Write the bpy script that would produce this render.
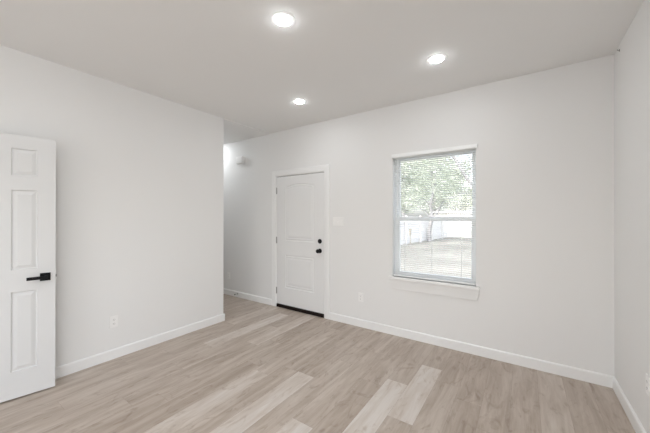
import bpy, bmesh, math, random
from mathutils import Vector, Matrix
random.seed(7)
R = math.radians
S = bpy.context.scene
for o in list(bpy.data.objects): bpy.data.objects.remove(o)

# ------------------------------------------------------------ place dimensions (metres, camera foot at the origin)
D = 3.296      # back wall plane (y)
XR = 0.612     # right wall plane (x)
XL = -3.345    # left wall plane (x)
YC = 2.4286    # free end of the left wall
YB = -2.6      # rear wall, behind the camera
XH = -7.4      # end of the side hall
H = 2.74       # ceiling height
WT = 0.12

# ------------------------------------------------------------ camera
cam = bpy.data.cameras.new('camera'); co = bpy.data.objects.new('camera', cam)
S.collection.objects.link(co); S.camera = co
cam.sensor_width = 36; cam.lens = 287.98/650*36; cam.clip_start = .02; cam.clip_end = 300
co.location = (0, 0, 1.4008); co.rotation_euler = (math.pi/2+.0023, -.0003, .6039)

# ------------------------------------------------------------ world, sun, exposure
w = bpy.data.worlds.new('world'); S.world = w; w.use_nodes = True
nt = w.node_tree; nt.nodes.clear()
sky = nt.nodes.new('ShaderNodeTexSky'); sky.sky_type = 'NISHITA'; sky.sun_disc = False
sky.sun_elevation = R(50); sky.sun_rotation = R(200); sky.air_density = 1.0; sky.dust_density = 3.0
bg = nt.nodes.new('ShaderNodeBackground'); bg.inputs[1].default_value = 0.78
wo = nt.nodes.new('ShaderNodeOutputWorld')
hs = nt.nodes.new('ShaderNodeHueSaturation'); hs.inputs['Saturation'].default_value = .45   # thin bright haze
nt.links.new(sky.outputs[0], hs.inputs['Color']); nt.links.new(hs.outputs[0], bg.inputs[0]); nt.links.new(bg.outputs[0], wo.inputs[0])
sl = bpy.data.lights.new('sun', 'SUN'); sl.energy = 1.5; sl.angle = R(2); sl.color = (1, .96, .9)
so = bpy.data.objects.new('sun', sl); S.collection.objects.link(so)
so.rotation_euler = (R(35), 0, R(-20))       # high sun from behind the house, shining towards the back of the lawn
LAMP = 120.0                                   # radiance of the ceiling-light lenses
LAMP_COL = (.935, .972, 1.0)
al = bpy.data.lights.new('side_fill', 'AREA'); al.shape = 'RECTANGLE'; al.size = 2.3; al.size_y = 1.9
al.energy = 22; al.color = (.97, .99, 1.0)     # added fill light in an unseen side opening behind the viewer
ao = bpy.data.objects.new('side_fill', al); S.collection.objects.link(ao)
ao.location = (XR+.08, -1.30, 1.08); ao.rotation_euler = (R(94), 0, R(90))
rl = bpy.data.lights.new('rear_fill', 'AREA'); rl.shape = 'RECTANGLE'; rl.size = 1.5; rl.size_y = 1.1
rl.energy = 14; rl.color = (.97, .99, 1.0)      # added fill light in an unseen rear opening behind the viewer
ro = bpy.data.objects.new('rear_fill', rl); S.collection.objects.link(ro)
ro.location = (-1.2, YB-.05, 1.5); ro.rotation_euler = (R(90), 0, 0)
S.view_settings.view_transform = 'Standard'; S.view_settings.look = 'None'
S.view_settings.gamma = 1; S.view_settings.use_curve_mapping = False
S.view_settings.exposure = 0.06
S.cycles.max_bounces = 14; S.cycles.diffuse_bounces = 8; S.cycles.transparent_max_bounces = 24
S.cycles.use_denoising = True; S.cycles.caustics_reflective = False; S.cycles.caustics_refractive = False

# ------------------------------------------------------------ materials
def mat(name, col, rough=.5, metal=0, spec=.5, bump=0, bscale=80, var=0, vscale=3):
    m = bpy.data.materials.new(name); m.use_nodes = True
    n = m.node_tree.nodes; l = m.node_tree.links; b = n['Principled BSDF']
    b.inputs['Base Color'].default_value = (*col, 1); b.inputs['Roughness'].default_value = rough
    b.inputs['Metallic'].default_value = metal; b.inputs['Specular IOR Level'].default_value = spec
    if bump or var:
        tc = n.new('ShaderNodeTexCoord')
    if bump:
        t = n.new('ShaderNodeTexNoise'); t.inputs['Scale'].default_value = bscale; t.inputs['Detail'].default_value = 3
        bu = n.new('ShaderNodeBump'); bu.inputs['Strength'].default_value = bump; bu.inputs['Distance'].default_value = .002
        l.new(tc.outputs['Object'], t.inputs['Vector']); l.new(t.outputs['Fac'], bu.inputs['Height']); l.new(bu.outputs['Normal'], b.inputs['Normal'])
    if var:
        t = n.new('ShaderNodeTexNoise'); t.inputs['Scale'].default_value = vscale; t.inputs['Detail'].default_value = 4
        r = n.new('ShaderNodeValToRGB')
        r.color_ramp.elements[0].position = .35; r.color_ramp.elements[1].position = .65
        r.color_ramp.elements[0].color = (*[c*(1-var) for c in col], 1)
        r.color_ramp.elements[1].color = (*[min(1, c*(1+var)) for c in col], 1)
        l.new(tc.outputs['Object'], t.inputs['Vector']); l.new(t.outputs['Fac'], r.inputs[0]); l.new(r.outputs[0], b.inputs['Base Color'])
    return m
M = {}
M['wall'] = mat('wall_paint', (.81, .807, .80), .75, spec=.25, bump=.12, bscale=140)
M['ceil'] = mat('ceiling_paint', (.83, .828, .82), .85, spec=.2, bump=.15, bscale=110)
M['trim'] = mat('trim_paint', (.86, .86, .855), .35)
M['door'] = mat('door_paint', (.80, .80, .797), .38)
M['door_dimmed'] = mat('dimmed_door_paint', (.70, .70, .698), .4)  # base darkened to offset the strong light on the open door
M['plastic'] = mat('white_plastic', (.87, .865, .855), .3)
M['vinyl'] = mat('white_vinyl', (.92, .93, .925), .3)
M['slat'] = mat('blind_slat', (.88, .88, .87), .35)
_n = M['slat'].node_tree.nodes; _l = M['slat'].node_tree.links
_t = _n.new('ShaderNodeBsdfTranslucent'); _t.inputs[0].default_value = (.85, .87, .87, 1)
_x = _n.new('ShaderNodeMixShader'); _x.inputs[0].default_value = .3
_l.new(_n['Principled BSDF'].outputs[0], _x.inputs[1]); _l.new(_t.outputs[0], _x.inputs[2]); _l.new(_x.outputs[0], _n['Material Output'].inputs[0])
M['black'] = mat('black_metal', (.005, .005, .006), .45, spec=.2)
M['bronze'] = mat('dark_threshold', (.012, .007, .006), .5, spec=.2)
M['steel'] = mat('brushed_steel', (.35, .34, .33), .35, metal=1)
M['slot'] = mat('dark_slot', (.06, .055, .05), .6)
M['rubber'] = mat('rubber', (.10, .09, .085), .7)
M['siding'] = mat('white_siding', (.80, .79, .77), .6)
M['fence'] = mat('white_fence', (.80, .79, .78), .5)
M['roof'] = mat('pale_roof', (.42, .42, .43), .7, var=.1)
M['bark'] = mat('bark', (.36, .35, .35), .9, bump=.6, bscale=20, var=.3, vscale=6)
M['leafa'] = mat('leaf_green', (.53, .57, .49), .6, var=.35, vscale=1.2)
M['leafb'] = mat('leaf_pale', (.60, .62, .56), .6, var=.3, vscale=1.2)
M['boxb'] = mat('brown_box', (.42, .37, .28), .6)
M['grass'] = mat('lawn', (.215, .21, .185), .95, bump=.8, bscale=30, var=.22, vscale=.35)
for _k in ('leafa', 'leafb'):      # leaves let light through
    _n = M[_k].node_tree.nodes; _l = M[_k].node_tree.links
    _t = _n.new('ShaderNodeBsdfTranslucent'); _t.inputs[0].default_value = (.55, .60, .46, 1)
    _x = _n.new('ShaderNodeMixShader'); _x.inputs[0].default_value = .45
    _l.new(_n['Principled BSDF'].outputs[0], _x.inputs[1]); _l.new(_t.outputs[0], _x.inputs[2]); _l.new(_x.outputs[0], _n['Material Output'].inputs[0])
def emat(name, col, s):
    m = bpy.data.materials.new(name); m.use_nodes = True; n = m.node_tree.nodes; n.clear()
    e = n.new('ShaderNodeEmission'); e.inputs[0].default_value = (*col, 1); e.inputs[1].default_value = s
    o = n.new('ShaderNodeOutputMaterial'); m.node_tree.links.new(e.outputs[0], o.inputs[0]); return m
M['lens'] = emat('lamp_lens', LAMP_COL, LAMP)
M['lens_hall'] = emat('hall_lamp_lens', LAMP_COL, LAMP*1.35)
def glass():
    m = bpy.data.materials.new('window_glass'); m.use_nodes = True; n = m.node_tree.nodes; l = m.node_tree.links; n.clear()
    t = n.new('ShaderNodeBsdfTransparent'); t.inputs[0].default_value = (.96, .96, .955, 1)
    g = n.new('ShaderNodeBsdfGlossy'); g.inputs['Roughness'].default_value = .02
    x = n.new('ShaderNodeMixShader'); x.inputs[0].default_value = .05
    o = n.new('ShaderNodeOutputMaterial')
    l.new(t.outputs[0], x.inputs[1]); l.new(g.outputs[0], x.inputs[2]); l.new(x.outputs[0], o.inputs[0]); return m
M['glass'] = glass()

def floor_mat():
    m = bpy.data.materials.new('vinyl_planks'); m.use_nodes = True; n = m.node_tree.nodes; l = m.node_tree.links
    b = n['Principled BSDF']; b.inputs['Roughness'].default_value = .42; b.inputs['Specular IOR Level'].default_value = .4
    at = n.new('ShaderNodeAttribute'); at.attribute_name = 'tone'
    sd = n.new('ShaderNodeAttribute'); sd.attribute_name = 'seed'
    uv = n.new('ShaderNodeUVMap'); uv.uv_map = 'plank'
    def mapped(scale, k):
        mp = n.new('ShaderNodeMapping'); mp.inputs['Scale'].default_value = scale
        cb = n.new('ShaderNodeCombineXYZ'); ml = n.new('ShaderNodeMath'); ml.operation = 'MULTIPLY'; ml.inputs[1].default_value = k
        l.new(sd.outputs['Fac'], ml.inputs[0]); l.new(ml.outputs[0], cb.inputs[0]); l.new(ml.outputs[0], cb.inputs[2])
        l.new(uv.outputs[0], mp.inputs['Vector']); l.new(cb.outputs[0], mp.inputs['Location']); return mp
    def noise(mp, sc, det, dist=0, rough=.55):
        t = n.new('ShaderNodeTexNoise'); t.inputs['Scale'].default_value = sc; t.inputs['Detail'].default_value = det
        t.inputs['Distortion'].default_value = dist; t.inputs['Roughness'].default_value = rough
        l.new(mp.outputs[0], t.inputs['Vector']); return t
    streak = noise(mapped((15, 1.9, 1), 13.7), 1.0, 4, .6)      # long streaks down the plank
    fine = noise(mapped((60, 3.0, 1), 5.1), 1.6, 3, .2)          # fine grain
    cath = noise(mapped((9, 3.4, 1), 31.3), 1.1, 5, 2.5)         # knots and cathedral figure
    def mr(src, a, c, lo, hi):
        r = n.new('ShaderNodeMapRange'); r.inputs[1].default_value = a; r.inputs[2].default_value = c
        r.inputs[3].default_value = lo; r.inputs[4].default_value = hi; l.new(src.outputs[0], r.inputs[0]); return r
    def math2(op, x, y):
        q = n.new('ShaderNodeMath'); q.operation = op
        for i, s in enumerate((x, y)):
            if isinstance(s, (int, float)): q.inputs[i].default_value = s
            else: l.new(s.outputs[0], q.inputs[i])
        return q
    s1 = mr(streak, .33, .67, -.17, .17); s2 = mr(fine, .3, .7, -.06, .06); s3 = mr(cath, .55, .70, 0, -.26)
    tn = n.new('ShaderNodeMath'); tn.operation = 'ADD'; l.new(at.outputs['Fac'], tn.inputs[0]); l.new(s1.outputs[0], tn.inputs[1])
    f = math2('ADD', math2('ADD', tn, s2), s3); f.use_clamp = True
    r = n.new('ShaderNodeValToRGB'); e = r.color_ramp.elements
    e[0].position = 0; e[0].color = (.29, .225, .175, 1)
    e[1].position = 1; e[1].color = (.66, .61, .565, 1)
    k = e.new(.45); k.color = (.45, .378, .318, 1)
    k = e.new(.72); k.color = (.56, .49, .43, 1)
    l.new(f.outputs[0], r.inputs[0]); l.new(r.outputs[0], b.inputs['Base Color'])
    bu = n.new('ShaderNodeBump'); bu.inputs['Strength'].default_value = .12; bu.inputs['Distance'].default_value = .002
    l.new(fine.outputs['Fac'], bu.inputs['Height']); l.new(bu.outputs[0], b.inputs['Normal'])
    return m
M['floor'] = floor_mat()

# ------------------------------------------------------------ mesh helpers
def box(bm, x0, x1, y0, y1, z0, z1, bev=0, seg=2):
    v = [bm.verts.new((x, y, z)) for x in (x0, x1) for y in (y0, y1) for z in (z0, z1)]
    fs = [bm.faces.new([v[i] for i in f]) for f in ((0,1,3,2),(4,6,7,5),(0,4,5,1),(2,3,7,6),(0,2,6,4),(1,5,7,3))]
    if bev:
        es = list({e for f in fs for e in f.edges})
        bmesh.ops.bevel(bm, geom=es, offset=bev, segments=seg, affect='EDGES', profile=.5)
def prism(bm, pts, axis, a, b):
    """closed outline pts (2D) extruded along axis ('x','y','z') from a to b"""
    def P(p, t): return {'x': (t, p[0], p[1]), 'y': (p[0], t, p[1]), 'z': (p[0], p[1], t)}[axis]
    A = [bm.verts.new(P(p, a)) for p in pts]; B = [bm.verts.new(P(p, b)) for p in pts]
    bm.faces.new(A); bm.faces.new(B[::-1]); n = len(pts)
    for i in range(n): bm.faces.new((A[i], B[i], B[(i+1) % n], A[(i+1) % n]))
def lathe(bm, prof, mtx=Matrix(), seg=32):
    """prof: (r, t) along local +z; ends closed when r = 0"""
    rings = []
    for r, t in prof:
        if r < 1e-6: rings.append([bm.verts.new(mtx @ Vector((0, 0, t)))])
        else: rings.append([bm.verts.new(mtx @ Vector((r*math.cos(2*math.pi*i/seg), r*math.sin(2*math.pi*i/seg), t))) for i in range(seg)])
    for a, b in zip(rings, rings[1:]):
        for i in range(seg):
            j = (i+1) % seg
            q = [a[i % len(a)], a[j % len(a)], b[j % len(b)], b[i % len(b)]]
            u = []
            for v in q:
                if v not in u: u.append(v)
            if len(u) > 2: bm.faces.new(u)
def tube(bm, pts, rad, seg=8, cap=True):
    pts = [Vector(p) for p in pts]; rings = []
    rad = rad if isinstance(rad, (list, tuple)) else [rad]*len(pts)
    for i, p in enumerate(pts):
        d = (pts[min(i+1, len(pts)-1)] - pts[max(i-1, 0)]).normalized()
        up = Vector((0, 0, 1)) if abs(d.z) < .9 else Vector((1, 0, 0))
        u = d.cross(up).normalized(); v = d.cross(u)
        rings.append([bm.verts.new(p + rad[i]*(math.cos(2*math.pi*k/seg)*u + math.sin(2*math.pi*k/seg)*v)) for k in range(seg)])
    for a, b in zip(rings, rings[1:]):
        for k in range(seg): bm.faces.new((a[k], a[(k+1) % seg], b[(k+1) % seg], b[k]))
    if cap: bm.faces.new(rings[0][::-1]); bm.faces.new(rings[-1])
def obj(name, bm, m, parent=None, smooth=False, fix=True):
    if fix: bmesh.ops.recalc_face_normals(bm, faces=bm.faces)
    me = bpy.data.meshes.new(name); bm.to_mesh(me); bm.free(); me.materials.append(M[m] if isinstance(m, str) else m)
    if smooth:
        for p in me.polygons: p.use_smooth = True
        try: me.set_sharp_from_angle(angle=R(35))
        except Exception: pass
    o = bpy.data.objects.new(name, me); S.collection.objects.link(o); o.parent = parent; return o
def tag(o, label, cat, group=None, kind=None):
    o['label'] = label; o['category'] = cat
    if group: o['group'] = group
    if kind: o['kind'] = kind
    return o
def empty(name, loc, rz=0):
    o = bpy.data.objects.new(name, None); S.collection.objects.link(o); o.location = loc; o.rotation_euler = (0, 0, rz)
    o.empty_display_size = .1; return o
def struct(name, bm, m, label, cat, loc=None):
    return tag(obj(name, bm, m), label, cat, kind='structure')
BM = bmesh.new
def copy_tree(o, parent=None):
    c = o.copy(); S.collection.objects.link(c); c.parent = parent
    for ch in [x for x in bpy.data.objects if x.parent == o]: copy_tree(ch, c)
    return c

# ------------------------------------------------------------ floor: planks along y
PW, PL = .178, 1.22
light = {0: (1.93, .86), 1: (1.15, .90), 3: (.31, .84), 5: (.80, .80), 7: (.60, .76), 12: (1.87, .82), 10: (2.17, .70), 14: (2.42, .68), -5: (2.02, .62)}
bm = BM(); uvl = bm.loops.layers.uv.new('plank'); tl = bm.faces.layers.float.new('tone'); sdl = bm.faces.layers.float.new('seed')
g = .0011
rnd = random.Random(21)
for k in range(-7, 38):
    x1 = -.617 - PW*k; x0 = x1 - PW
    x0c, x1c = max(x0, XH), min(x1, XR)
    if x1c - x0c < .003: continue
    st = light[k][0] if k in light else rnd.uniform(-2.5, -1.3)
    while st > YB - .0: st -= PL
    y = st
    while y < D:
        ln = PL
        if k == 0 and abs(y - 1.93) < .01: ln = .85
        y0, y1 = max(y, YB), min(y+ln, D)
        lo = YC - .0 if x1c < XL else YB
        tone = min(.56, max(.34, rnd.gauss(.47, .05)))
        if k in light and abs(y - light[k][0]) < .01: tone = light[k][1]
        sd = rnd.random()*10
        if y1 > y0 + .005:
            a0, a1 = x0c + g*.5, x1c - g*.5; b0, b1 = y0 + g*.5, y1 - g*.5
            v = [bm.verts.new(p) for p in ((a0, b0, 0), (a1, b0, 0), (a1, b1, 0), (a0, b1, 0))]
            f = bm.faces.new(v); f[tl] = tone; f[sdl] = sd
            for lp in f.loops: lp[uvl].uv = (lp.vert.co.x - x0, lp.vert.co.y - y)
        y += ln
# dark joint bed under the planks, closed slab
for z, dn in ((-.0012, 0),):
    n0 = len(bm.faces)
    box(bm, XH-.1, XR+.1, YB-.1, D+.1, -.08, z)
    bm.faces.ensure_lookup_table()
    for f in bm.faces[n0:]:
        f[tl] = 0; f[sdl] = 0
struct('floor', bm, 'floor', 'pale greige wood-look plank floor running towards the window wall', 'floor')

# ------------------------------------------------------------ walls and ceiling
DX0, DX1, DZ = -3.19, -2.291, 2.027           # front-door slab
OX0, OX1, OZ = DX0-.022, DX1+.022, DZ+.022    # rough opening
WX0, WX1, WZ0, WZ1 = -1.29, -.401, .697, 2.130  # window opening
BT = .16
bm = BM()
for a in ((XH-.1, OX0, -.08, H+.2), (OX0, OX1, OZ, H+.2), (OX1, WX0, -.08, H+.2), (WX0, WX1, -.08, WZ0), (WX0, WX1, WZ1, H+.2), (WX1, XR+WT, -.08, H+.2)):
    box(bm, a[0], a[1], D, D+BT, a[2], a[3])
struct('wall_back', bm, 'wall', 'white wall with the window and the front door', 'wall')
bm = BM()
for a in ((YB, -2.5, -.08, H+.2), (-.1, D, -.08, H+.2), (-2.5, -.1, 2.08, H+.2), (-2.5, -.1, -.08, 0)): box(bm, XR, XR+WT, a[0], a[1], a[2], a[3])  # side opening added to hold the fill light
struct('wall_right', bm, 'wall', 'white wall at the right edge', 'wall')
CY0, CY1, CZ = -.545, .090, 2.05
bm = BM()
for a in ((YB, CY0, -.08, H+.2), (CY1, YC, -.08, H+.2), (CY0, CY1, CZ, H+.2)):
    box(bm, XL-WT, XL, a[0], a[1], a[2], a[3])
struct('wall_left', bm, 'wall', 'white partition wall behind the open panelled door', 'wall')
bm = BM(); box(bm, XH, XL-WT, YC-WT, YC, -.08, H+.2); struct('wall_hall_side', bm, 'wall', 'white hall wall opposite the front door wall', 'wall')
bm = BM(); box(bm, XH-WT, XH, YC-WT, D, -.08, H+.2); struct('wall_hall_end', bm, 'wall', 'white wall closing the side hall', 'wall')
bm = BM()
for a in ((XL-WT, -2.0, -.08, H+.2), (-.4, XR+WT, -.08, H+.2), (-2.0, -.4, 2.1, H+.2), (-2.0, -.4, -.08, .9)): box(bm, a[0], a[1], YB-WT, YB, a[2], a[3])  # opening added in the rear wall for its fill light
struct('wall_rear', bm, 'wall', 'white wall behind the viewer', 'wall')
bm = BM()
box(bm, XL-WT-.8, XL-WT-.75, CY0-.25, CY1+.25, 0, 2.3); box(bm, XL-WT-.75, XL-WT, CY0-.25, CY0-.2, 0, 2.3)
box(bm, XL-WT-.75, XL-WT, CY1+.2, CY1+.25, 0, 2.3); box(bm, XL-WT-.8, XL-WT, CY0-.25, CY1+.25, 2.3, 2.35)
struct('wall_closet', bm, 'wall', 'closet walls behind the open panelled door', 'wall')
bm = BM(); box(bm, XH-WT, XR+WT, YB-WT, D, H, H+.2)
struct('ceiling', bm, 'ceil', 'flat white ceiling with recessed lights', 'ceiling')
bm = BM(); box(bm, -4.38, XL, YC, D, H-.009, H+.001)
struct('ceiling_dropped', bm, 'ceil', 'slightly lowered ceiling strip over the hall entrance', 'ceiling')

# baseboards
def board(name, p0, p1, n, label):
    """profile board from p0 to p1 on the floor, n = direction into the room"""
    bm = BM(); h, t = .096, .014
    prof = [(0, .0), (t, .0), (t, h-.012), (t*.75, h-.004), (t*.4, h), (0, h)]
    A, B = [], []
    for s, L in ((p0, A), (p1, B)):
        for d, z in prof: L.append(bm.verts.new((s[0]+n[0]*d, s[1]+n[1]*d, z)))
    bm.faces.new(A); bm.faces.new(B[::-1])
    for i in range(len(prof)):
        j = (i+1) % len(prof); bm.faces.new((A[i], B[i], B[j], A[j]))
    return struct(name, bm, 'trim', label, 'baseboard')
CW = .088
board('baseboard_back', (DX1+.015+CW, D), (XR, D), (0, -1), 'white baseboard below the window')
board('baseboard_hall', (XH, D), (DX0-.015-CW, D), (0, -1), 'white baseboard left of the front door')
board('baseboard_right', (XR, -.03), (XR, D-.014), (-1, 0), 'white baseboard along the right wall')
board('baseboard_left', (XL, CY1+.07), (XL, YC+.014), (1, 0), 'white baseboard along the left partition wall')
board('baseboard_partition_end', (XH, YC), (XL, YC), (0, 1), 'white baseboard wrapping the free end of the partition wall')
board('baseboard_left_rear', (XL, YB), (XL, CY0-.07), (1, 0), 'white baseboard beyond the closet doorway')
board('baseboard_rear', (XL, YB), (XR, YB), (0, 1), 'white baseboard on the wall behind the viewer')
bm = BM(); box(bm, XR-.017, XR, -.1, -.03, 0, 2.15, .002); box(bm, XR-.017, XR, -2.57, -2.5, 0, 2.15, .002); box(bm, XR-.017, XR, -2.5, -.1, 2.08, 2.15, .002)  # casing of the added side opening
struct('trim_4', bm, 'trim', 'white casing around the added side opening', 'trim')

# ------------------------------------------------------------ moulded door leaf
def rect_loop(x0, x1, z0, z1, arch=0):
    def f(i):
        a0, a1, b0, b1 = x0+i, x1-i, z0+i, z1-i
        if not arch: return [(a0, b0), (a1, b0), (a1, b1), (a0, b1)]
        c, hw = (x0+x1)/2, (x1-x0)/2; pts = [(a0, b0), (a1, b0)]
        N = 18
        for k in range(N+1):
            x = a1 + (a0-a1)*k/N; u = (x-c)/hw
            pts.append((x, b1 + arch*(1-u*u)**1.0))
        return pts
    return f
def leaf(name, w, h, t, panels, prof, m, parent, both=False):
    bm = BM()
    def ring(pts, y): return [bm.verts.new((x, y, z)) for x, z in pts]
    out = [(0, 0), (w, 0), (w, h), (0, h)]
    def face_side(ysign, y0):
        O = ring(out, y0); edges = [bm.edges.new((O[i], O[(i+1) % 4])) for i in range(4)]
        for p in panels:
            loops = [ring(p(i), y0 + ysign*d) for i, d in prof]
            L = loops[0]; edges += [bm.edges.new((L[i], L[(i+1) % len(L)])) for i in range(len(L))]
            for a, b in zip(loops, loops[1:]):
                for i in range(len(a)): bm.faces.new((a[i], a[(i+1) % len(a)], b[(i+1) % len(a)], b[i]))
            bm.faces.new(loops[-1])
        bmesh.ops.triangle_fill(bm, use_beauty=True, edges=edges)
        return O
    A = face_side(1, 0)
    if both: B = face_side(-1, t)
    else:
        B = ring(out, t); bm.faces.new(B)
    for i in range(4): bm.faces.new((A[i], A[(i+1) % 4], B[(i+1) % 4], B[i]))
    return obj(name, bm, m, parent)

# front door (door_1)
d1 = tag(empty('door_1', (DX0, D+.002, 0)), 'closed white arched two-panel front door with black knob and deadbolt', 'door', kind='structure')
W1 = DX1-DX0
leaf('door_slab', W1, DZ-.052, .044,
     [rect_loop(.172, W1-.172, 1.03-.052+.01, 1.862-.052, .042), rect_loop(.172, W1-.172, .318-.052, .822-.052)],
     [(0, 0), (.005, .007), (.016, .009), (.026, .003), (.034, .0025), (.044, .006), (.058, .003), (.075, .001)], 'door', d1).location = (0, 0, .052)
bm = BM()   # jambs and head with stop
box(bm, -.022, -.003, -.002, .13, 0, DZ+.022); box(bm, W1+.003, W1+.022, -.002, .13, 0, DZ+.022); box(bm, -.022, W1+.022, -.002, .13, DZ+.006, DZ+.022)
box(bm, -.003, .012, .047, .08, .05, DZ+.006); box(bm, W1-.012, W1+.003, .047, .08, .05, DZ+.006); box(bm, -.003, W1+.003, .047, .08, DZ-.008, DZ+.006)
obj('door_frame', bm, 'trim', d1)
bm = BM(); box(bm, -.003, W1+.003, -.012, .13, .0005, .046, .003); obj('threshold', bm, 'bronze', d1)['label'] = 'dark bronze threshold'
bm = BM(); box(bm, .001, W1-.001, .004, .040, .044, .053); obj('door_sweep', bm, 'bronze', d1)['label'] = 'black door sweep'
bm = BM(); box(bm, -.001, W1+.001, .006, .046, DZ+.0005, DZ+.0055); obj('head_gap_shade', bm, 'slot', d1)['label'] = 'dark strip for the shaded gap at the head'  # dark strip stands in for the shade in the gap above the door
for z in (1.813, 1.042, .256):
    bm = BM(); lathe(bm, [(0, -.052), (.0075, -.050), (.0075, .050), (0, .052)], Matrix.Translation((-.004, -.008, z)), 12)
    box(bm, -.003, .0005, -.006, .003, z-.049, z+.049)
    obj('hinge', bm, 'steel', d1, True)['label'] = 'grey steel hinge knuckle'
RX = Matrix.Rotation(R(90), 4, 'X')   # local +z -> -y (towards the room)
def at(x, y, z): return Matrix.Translation((x, y, z)) @ RX
bm = BM(); lathe(bm, [(.0, 0), (.032, 0), (.033, .004), (.028, .010), (.014, .013), (.011, .028), (.016, .034), (.026, .042), (.029, .054), (.025, .066), (.012, .073), (0, .075)], at(W1-.070, 0, .926))
obj('door_knob', bm, 'black', d1, True)['label'] = 'round black door knob'
bm = BM(); lathe(bm, [(0, 0), (.032, 0), (.033, .006), (.027, .016), (.018, .020), (0, .021)], at(W1-.070, 0, 1.061))
box(bm, W1-.070-.004, W1-.070+.004, -.034, -.018, 1.061-.015, 1.061+.015, .002)
obj('deadbolt', bm, 'black', d1, True)['label'] = 'black deadbolt thumb turn above the knob'
# casing (trim_1)
def casing(x0, x1, z1, cw, y, t=.017):
    bm = BM(); pr = [(0, 0), (0, t*.55), (.008, t*.75), (cw*.55, t), (cw-.006, t), (cw, t*.8), (cw, 0)]
    loops = []
    for d, tt in pr:
        loops.append([bm.verts.new(p) for p in ((x0-d, y-tt, 0), (x0-d, y-tt, z1+d), (x1+d, y-tt, z1+d), (x1+d, y-tt, 0))])
    for a, b in zip(loops, loops[1:]+[loops[0]]):
        for i in range(3): bm.faces.new((a[i], a[i+1], b[i+1], b[i]))
    bm.faces.new([l[0] for l in loops]); bm.faces.new([l[3] for l in loops]); return bm
struct('trim_1', casing(DX0-.012, DX1+.012, DZ+.012, CW, D), 'trim', 'white casing around the front door', 'trim')

# open six-panel door on the left wall (door_2)
ang = R(9.5627); dr = Vector((math.sin(ang), math.cos(ang), 0)); F = Vector((-3.172, .692, 0)); LW = .610
hinge = F - dr*LW
d2 = tag(empty('door_2', (hinge.x, hinge.y, .012), math.pi/2-ang), 'open white six-panel door with black lever at the left edge', 'door', kind='structure')
c0, c1, c2, c3 = .105, .248, LW-.248, LW-.105
pans = []
for z0, z1 in ((.215, .825), (.993, 1.610), (1.722, 1.930)):
    for a, b in ((c0, c1), (c2, c3)): pans.append(rect_loop(a, b, z0-.012, z1-.012))
leaf('door_slab', LW, 2.02, .035, pans, [(0, 0), (.003, .010), (.009, .011), (.034, .003)], 'door_dimmed', d2, both=True)
def lever(ysign, y):
    bm = BM(); cx, cz = LW-.060, .908
    box(bm, cx-.031, cx+.031, *(sorted((y, y+ysign*.009))), cz-.031, cz+.031, .0015)
    lathe(bm, [(0, 0), (.011, 0), (.011, .045), (0, .045)], Matrix.Translation((cx, y, cz)) @ Matrix.Rotation(R(90)*(1 if ysign < 0 else -1), 4, 'X'), 16)
    box(bm, cx-.106, cx+.012, *(sorted((y+ysign*.038, y+ysign*.052))), cz-.012, cz+.012, .002)
    return bm
for s, y in ((-1, 0), (1, .035)):
    obj('door_handle', lever(s, y), 'black', d2)['label'] = 'black square rose lever handle'
bm = BM(); box(bm, LW-.001, LW+.0012, .005, .030, .88, .935, .0006); box(bm, LW, LW+.010, .011, .024, .897, .918, .002)
obj('latch', bm, 'steel', d2)
for z in (.22, 1.0, 1.79):
    bm = BM(); lathe(bm, [(0, -.045), (.006, -.044), (.006, .044), (0, .045)], Matrix.Translation((-.005, .037, z)), 10)
    box(bm, -.002, .0, .004, .034, z-.044, z+.044); obj('hinge', bm, 'black', d2, True)
bm = BM()   # doorway jambs
box(bm, XL-WT, XL, CY1-.018, CY1, 0, CZ); box(bm, XL-WT, XL, CY0, CY0+.018, 0, CZ); box(bm, XL-WT, XL, CY0, CY1, CZ-.018, CZ)
struct('trim_2', bm, 'trim', 'white jamb lining of the closet doorway', 'trim')
bm = BM(); cw = .062
box(bm, XL, XL+.015, CY1-.006, CY1-.006+cw, 0, CZ+cw, .002); box(bm, XL, XL+.015, CY0+.006-cw, CY0+.006, 0, CZ+cw, .002)
box(bm, XL, XL+.015, CY0+.006, CY1-.006, CZ-.006, CZ+cw, .002)
struct('trim_3', bm, 'trim', 'white casing around the closet doorway', 'trim')

# ------------------------------------------------------------ window (window_1)
w1 = tag(empty('window_1', ((WX0+WX1)/2, D, WZ0)), 'white vinyl single-hung window in the back wall', 'window', kind='structure')
ox, oz = -(WX0+WX1)/2, -WZ0
def ring_box(bm, x0, x1, z0, z1, wd, y0, y1, wb=None, wt=None, bev=.002):
    wb = wd if wb is None else wb; wt = wd if wt is None else wt
    box(bm, x0, x0+wd, y0, y1, z0, z1, bev); box(bm, x1-wd, x1, y0, y1, z0, z1, bev)
    box(bm, x0+wd, x1-wd, y0, y1, z0, z0+wb, bev); box(bm, x0+wd, x1-wd, y0, y1, z1-wt, z1, bev)
hw, hh = (WX1-WX0)/2, WZ1-WZ0; MR = 1.378-WZ0
bm = BM(); ring_box(bm, -hw, hw, 0, hh, .024, .082, .155); obj('window_frame', bm, 'vinyl', w1)
bm = BM(); ring_box(bm, -hw+.024, hw-.024, MR-.020, hh-.024, .026, .122, .150); us = obj('upper_sash', bm, 'vinyl', w1)
bm = BM(); box(bm, -hw+.049, hw-.049, .134, .138, MR+.004, hh-.049); obj('pane', bm, 'glass', us)
bm = BM(); ring_box(bm, -hw+.024, hw-.024, .024, MR+.022, .030, .088, .118, wb=.030, wt=.044)
box(bm, -.03, .03, .078, .088, MR+.006, MR+.020, .002)
ls = obj('lower_sash', bm, 'vinyl', w1)
bm = BM(); box(bm, -hw+.053, hw-.053, .101, .105, .053, MR-.021); obj('pane', bm, 'glass', ls)
bm = BM()   # stool with horns
box(bm, -hw, hw, -.002, .082, -.018, .0, .0); box(bm, -hw-.040, hw+.036, -.040, .0, -.032, .0, .004)
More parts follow.
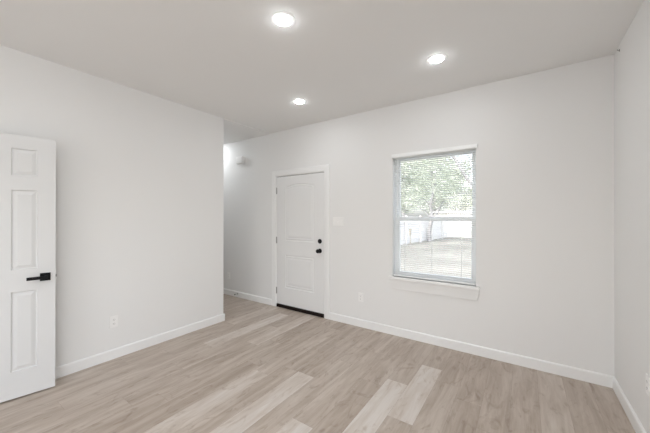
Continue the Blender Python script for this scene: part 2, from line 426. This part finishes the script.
obj('window_sill', bm, 'trim', w1)
bm = BM()   # apron with returned ends
prism(bm, [(-hw-.032, -.034), (hw+.030, -.034), (hw+.030, -.075), (hw+.010, -.146), (-hw-.012, -.146), (-hw-.032, -.120)], 'y', -.016, 0)
bmesh.ops.bevel(bm, geom=bm.edges[:], offset=.002, segments=1, affect='EDGES')
obj('window_apron', bm, 'wall', w1)['label'] = 'painted apron board under the sill'

# mini blind
bl = tag(empty('window_blind', ((WX0+WX1)/2, D, WZ0)), 'lowered white horizontal mini blind with open slats in the window', 'blind')
bm = BM(); box(bm, -hw+.004, hw-.004, .010, .040, hh-.030, hh-.002, .002); obj('headrail', bm, 'vinyl', bl)
bm = BM(); box(bm, -hw-.006, hw+.016, -.020, -.014, hh-.024, hh+.016, .002)
box(bm, -hw-.006, -hw-.002, -.014, -.002, hh-.024, hh+.016); box(bm, hw+.012, hw+.016, -.014, -.002, hh-.024, hh+.016)
box(bm, -hw-.002, hw+.012, -.014, -.001, hh+.012, hh+.016)
obj('valance', bm, 'vinyl', bl)
bm = BM(); z = .040; pitch = .0222; N = 0
while z < hh-.036:
    dep, tl_ = .0245, R(-10); yc = .026; pts = []
    for k in range(5):
        u = -1+2*k/4; y = u*dep/2; zz = .0022*(1-u*u)
        pts.append((yc + y*math.cos(tl_), z + zz + y*math.sin(tl_)))
    prism(bm, pts + [(a, b-.0007) for a, b in pts[::-1]], 'x', -hw+.007, hw-.007); z += pitch; N += 1
obj('slats', bm, 'slat', bl)
bm = BM(); box(bm, -hw+.006, hw-.006, .014, .038, .003, .021, .003); obj('bottom_rail', bm, 'vinyl', bl)
for x in (-hw+.14, 0, hw-.14):
    bm = BM()
    for y in (.0125, .0395): tube(bm, [(x, y, .020), (x, y, hh-.02)], .0009, 5)
    obj('ladder_cord', bm, 'slat', bl)
bm = BM(); tube(bm, [(-hw+.06, .002, hh-.03), (-hw+.06, .000, hh-.62)], .0035, 8); obj('tilt_wand', bm, 'plastic', bl)

# ------------------------------------------------------------ recessed ceiling lights
def make_light():
    r = empty('ceiling_light', (0, 0, H))
    bm = BM(); lathe(bm, [(.054, .002), (.055, -.003), (.068, -.003), (.080, -.0015), (.081, .002)], seg=40)
    obj('trim_ring', bm, 'plastic', r, True)
    bm = BM(); lathe(bm, [(.054, -.002), (.054, -.0055), (.046, -.010), (.025, -.013), (0, -.014)], seg=28); obj('lens', bm, 'lens', r, True)
    return r
proto = make_light()
spots = [(-1.343, 1.446, H, 'round recessed ceiling light, the largest and nearest of those in view'),
         (-2.134, 2.574, H, 'round recessed ceiling light nearest the front door'),
         (-.606, 2.541, H, 'round recessed ceiling light above the window side'),
         (-4.62, 2.98, H, 'recessed light hidden in the side hall ceiling'),
         (-6.35, 2.86, H, 'added recessed fill light hidden at the far end of the side hall'),  # added to even out the light along the hall wall
         (-2.134, .33, H, 'added recessed fill light out of view over the left half of the room'),  # from here on, unseen lights added to brighten the room
         (-.606, .33, H, 'added recessed fill light out of view above the viewer'),
         (-1.343, -.80, H, 'added recessed fill light out of view in the middle behind the viewer'),
         (-2.134, -1.85, H, 'added recessed fill light out of view at the rear left'),
         (-.606, -1.85, H, 'added recessed fill light out of view at the rear right')]
for i, (x, y, z, lab) in enumerate(spots):
    o = proto if i == 0 else copy_tree(proto)
    if 'hall' in lab:
        for c in [q for q in bpy.data.objects if q.parent == o and q.name.startswith('lens')]:
            c.data = c.data.copy(); c.data.materials[0] = M['lens_hall']
    o.location = (x, y, z); tag(o, lab, 'ceiling light', 'recessed ceiling lights')

# ------------------------------------------------------------ outlets, switch, chime, stops
def outlet(x, y, z, rz, lab, cat='outlet'):
    r = tag(empty('wall_outlet', (x, y, z), rz), lab, cat, 'duplex wall outlets')
    bm = BM(); box(bm, -.035, .035, -.006, 0, -.0575, .0575, .003); obj('cover_plate', bm, 'plastic', r)
    for s in (-1, 1):
        bm = BM()
        pts = [(.0165*max(-.86, min(.86, math.cos(2*math.pi*k/20)))/.86, s*.0195+.0145*math.sin(2*math.pi*k/20)) for k in range(20)]
        prism(bm, pts, 'y', -.0085, -.005); q = obj('receptacle', bm, 'plastic', r)
        bm = BM()
        for sx in (-.0065, .0065): box(bm, sx-.0011, sx+.0011, -.0089, -.0080, s*.0195-.001, s*.0195+.008)
        lathe(bm, [(0, 0), (.0024, 0), (.0024, .0008), (0, .0008)], at(0, -.0081, s*.0195-.006), 10)
        obj('socket_slots', bm, 'slot', q)
    bm = BM(); lathe(bm, [(0, 0), (.003, 0), (.0025, .0012), (0, .0015)], at(0, -.006, 0), 10); obj('screw', bm, 'plastic', r, True)
outlet(-1.715, D, .375, 0, 'white outlet on the wall between the front door and the window')
outlet(-4.379, D, .345, 0, 'white outlet in the hall, low left of the front door')
outlet(XL, 1.162, .365, R(90), 'white outlet on the left partition wall beside the open door')
outlet(XR, 2.505, .400, R(-90), 'white outlet low on the right wall at the photo edge')
sw = tag(empty('light_switch', (-2.058, D, 1.343)), 'white three-gang switch plate right of the front door', 'light switch')
bm = BM(); box(bm, -.083, .083, -.006, 0, -.057, .057, .003); obj('cover_plate', bm, 'plastic', sw)
for k, x in enumerate((-.046, 0, .046)):
    bm = BM(); box(bm, x-.006, x+.006, -.0075, -.005, -.012, .012); u = -1 if k == 1 else 1
    prism(bm, [(-.006, -.005), (-.006, .005), (-.019, u*.010+.003), (-.019, u*.010-.003)], 'x', x-.0035, x+.0035); obj('toggle', bm, 'plastic', sw)
ch = tag(empty('door_chime', (-4.035, D, 2.385)), 'white box door chime high on the hall wall left of the front door', 'door chime')
bm = BM(); box(bm, -.085, .085, -.058, 0, -.058, .058, .006, 3); obj('housing', bm, 'plastic', ch, True)
bm = BM(); box(bm, -.092, .092, -.006, 0, -.066, .066, .002); obj('backplate', bm, 'plastic', ch)
st = tag(empty('door_stop', (-4.116, D-.014, .062)), 'small dark spring door stop on the hall baseboard', 'door stop')
bm = BM(); lathe(bm, [(0, 0), (.013, 0), (.013, .003), (.008, .006), (0, .006)], at(0, 0, 0), 16); obj('base', bm, 'steel', st, True)
bm = BM(); pts = [(.0055*math.cos(k*.7), -.004-.055*k/110, .0055*math.sin(k*.7)) for k in range(111)]
tube(bm, pts, .0012, 6); obj('spring', bm, 'steel', st, True)
bm = BM(); lathe(bm, [(0, 0), (.009, 0), (.010, .006), (.009, .014), (0, .016)], at(0, -.057, 0), 16); obj('rubber_tip', bm, 'rubber', st, True)
hk = tag(empty('screw_hook', (XR, 3.12, 2.69)), 'tiny dark screw hook at the top of the right wall near the corner', 'hook')
bm = BM(); lathe(bm, [(0, 0), (.009, 0), (.009, .003), (.004, .005), (.003, .007), (0, .008)], Matrix.Rotation(R(-90), 4, 'Y'), 12); obj('base', bm, 'steel', hk, True)
bm = BM(); tube(bm, [(-.006, 0, 0), (-.011, 0, .001), (-.014, 0, .006), (-.012, 0, .011)], .002, 6); obj('hook', bm, 'steel', hk, True)

# ------------------------------------------------------------ outdoors beyond the window
GZ = -.5
bm = BM(); n = 24
gv = [[bm.verts.new((-45+90*i/n, D+BT+.02+62*j/n, GZ+.04*math.sin(i*1.7+j*.9))) for i in range(n+1)] for j in range(n+1)]
for j in range(n):
    for i in range(n): bm.faces.new((gv[j][i], gv[j][i+1], gv[j+1][i+1], gv[j+1][i]))
struct('ground', bm, 'grass', 'pale sunlit lawn outside the window', 'lawn')
# white board fence running away on the left
A, B = Vector((-7.4, 15.0, GZ)), Vector((-5.9, 28.7, GZ)); L = (B-A).length; fa = math.atan2(B.y-A.y, B.x-A.x)
fe = tag(empty('board_fence', A, fa), 'white board fence running back along the left of the lawn', 'fence')
bm = BM(); k = 0
while k*.15 < L-.05:
    box(bm, k*.15+.003, k*.15+.147, -.012, .012, .02, 1.95); k += 1
obj('fence_boards', bm, 'fence', fe)
bm = BM(); box(bm, 0, L, -.05, -.012, .30, .39); box(bm, 0, L, -.05, -.012, 1.5, 1.59); obj('fence_rail', bm, 'fence', fe)
for k in range(int(L/2.44)+1):
    bm = BM(); box(bm, k*2.44-.06, k*2.44+.06, -.17, -.05, .0, 2.0, .004); obj('fence_post', bm, 'fence', fe)
p = A + (B-A)*((19.9-15)/13.7)
ub = tag(empty('utility_box', (p.x+.34, p.y, .15), fa-math.pi/2), 'small brown box standing against the white fence', 'utility box')
bm = BM(); box(bm, -.02, .06, -.09, .09, 0, .40, .01); obj('housing', bm, 'boxb', ub)
bm = BM(); box(bm, -.03, .08, -.11, .11, .40, .43, .004); obj('lid', bm, 'boxb', ub)
bm = BM(); box(bm, 0, .04, -.02, .02, GZ-.15, .0); obj('post', bm, 'boxb', ub)
# white outbuilding at the back
gb = tag(empty('outbuilding', (-7.3, 29.4, GZ)), 'long low white outbuilding behind the lawn', 'building')
bm = BM(); box(bm, 0, 12, 0, 5, 0, 2.35)
for k in range(14): box(bm, -.01, 12.01, -.02, 0, .1+k*.16, .1+k*.16+.145)
obj('wall', bm, 'siding', gb)
bm = BM(); prism(bm, [(-.3, 2.30), (5.3, 2.55), (5.3, 2.63), (-.3, 2.40)], 'x', -.3, 12.3); obj('roof', bm, 'siding', gb)
bm = BM(); box(bm, 8.5, 9.4, -.05, -.02, 0, 2.0); obj('door', bm, 'roof', gb)

def leaves(bm, c, rad, n, s, rn):
    for _ in range(n):
        while True:
            q = Vector((rn.uniform(-1, 1), rn.uniform(-1, 1), rn.uniform(-1, 1)))
            if .3 < q.length < 1: break
        p = Vector(c) + Vector((q.x*rad[0], q.y*rad[1], q.z*rad[2]))
        a = Vector((rn.gauss(0, 1), rn.gauss(0, 1), rn.gauss(0, .6))).normalized(); b = a.orthogonal().normalized()
        b = Matrix.Rotation(rn.uniform(0, 6.28), 3, a) @ b; c2 = a.cross(b)
        k = s*rn.uniform(.6, 1.3)
        v = [bm.verts.new(p+b*k), bm.verts.new(p+c2*k*.45), bm.verts.new(p-b*k), bm.verts.new(p-c2*k*.45)]
        bm.faces.new(v)
def branch(bm, p0, p1, r0, r1, rn, seg=5, w=.06):
    p0, p1 = Vector(p0), Vector(p1); pts = []
    for i in range(seg+1):
        t = i/seg; j = (p1-p0).length*w*(0 if i in (0, seg) else 1)
        pts.append(p0.lerp(p1, t)+Vector((rn.uniform(-j, j), rn.uniform(-j, j), rn.uniform(-j, j))))
    tube(bm, pts, [r0+(r1-r0)*i/seg for i in range(seg+1)], 8); return pts
def tree(x, y, h, cr, tr, lean, seed, m, lab, nl=2600, ls=.17, low=.30, name='leafy_tree'):
    rn = random.Random(seed); t = tag(empty(name, (x, y, GZ)), lab, 'tree', 'trees beyond the lawn')
    bm = BM(); top = Vector((lean, 0, h*.75)); tr_pts = branch(bm, (0, 0, -.1), top, tr, tr*.3, rn, 6, .03)
    cs = []
    for k in range(9):
        s = tr_pts[2+k % 4]; a = k*2.4+rn.uniform(-.4, .4); q = s + Vector((math.cos(a)*cr*.7, math.sin(a)*cr*.7, h*rn.uniform(.05, .3)))
        branch(bm, s, q, tr*.35, tr*.08, rn); cs.append(q)
    obj('trunk', bm, 'bark', t, True)
    bm = BM(); cs += [top, top+Vector((0, 0, h*.12))]
    for k in range(7): cs.append(Vector((rn.uniform(-cr, cr)*.8+lean*.7, rn.uniform(-cr, cr)*.8, h*rn.uniform(low, .85))))
    for c in cs: leaves(bm, c, (cr*.5, cr*.5, h*.14), nl//len(cs), ls, rn)
    obj('foliage', bm, m, t, fix=False)
tree(-6.2, 23.6, 8.0, 2.0, .17, .5, 1, 'leafa', 'leafy tree with a bare pale trunk standing before the white fence', 2600, .13, .45)
tree(-11.3, 27.5, 9.5, 2.7, .22, 0, 2, 'leafb', 'broad tree beyond the fence at the left of the window view', 5600, .15)
tree(-12.3, 35.5, 10.5, 3.4, .25, 0, 3, 'leafa', 'tall tree standing farther back beyond the left fence', 6000, .19)
tree(-7.6, 41.5, 9.5, 3.2, .22, 0, 4, 'leafb', 'tree rising behind the left end of the white outbuilding', 6000, .19)
tree(-3.1, 37.6, 6.3, 2.0, .2, 0, 5, 'leafa', 'lower tree rising behind the middle of the white outbuilding', 4200, .17)
tree(-13.0, 52.0, 12.5, 4.4, .3, 0, 9, 'leafb', 'most distant tree between the fence and the outbuilding', 6000, .24)
# leaning bare tree on the right
rn = random.Random(5)
t = tag(empty('bare_tree', (.66, 9.0, GZ)), 'leaning bare-branched tree crossing the upper right of the window', 'tree')
bm = BM(); main = branch(bm, (0, 0, -.1), (-2.75, 0, 4.35), .085, .022, rn, 10, .012)
for i, (dx, dy, dz, r) in enumerate(((-.9, .2, .5, .016), (-.15, .3, 1.0, .018), (-.8, -.1, -.15, .012), (.5, .2, .9, .02), (-.5, .2, .9, .016), (.35, -.3, 1.0, .014), (-.9, .1, .1, .013), (.1, .2, .9, .014))):
    s = main[4+i % 6]; q = s+Vector((dx, dy, dz)); pp = branch(bm, s, q, r, .005, rn, 6, .07)
    for k in range(5):
        s2 = pp[1+k]; branch(bm, s2, s2+Vector((rn.uniform(-.5, .5), rn.uniform(-.2, .2), rn.uniform(-.2, .5))), .007, .003, rn, 4, .1)
obj('trunk', bm, 'bark', t, True)
bm = BM()
for i in range(12): leaves(bm, main[4+i % 7]+Vector((rn.uniform(-.8, .8), rn.uniform(-.3, .3), rn.uniform(0, .9))), (.3, .2, .25), 14, .028, rn)
obj('foliage', bm, 'leafb', t, fix=False)
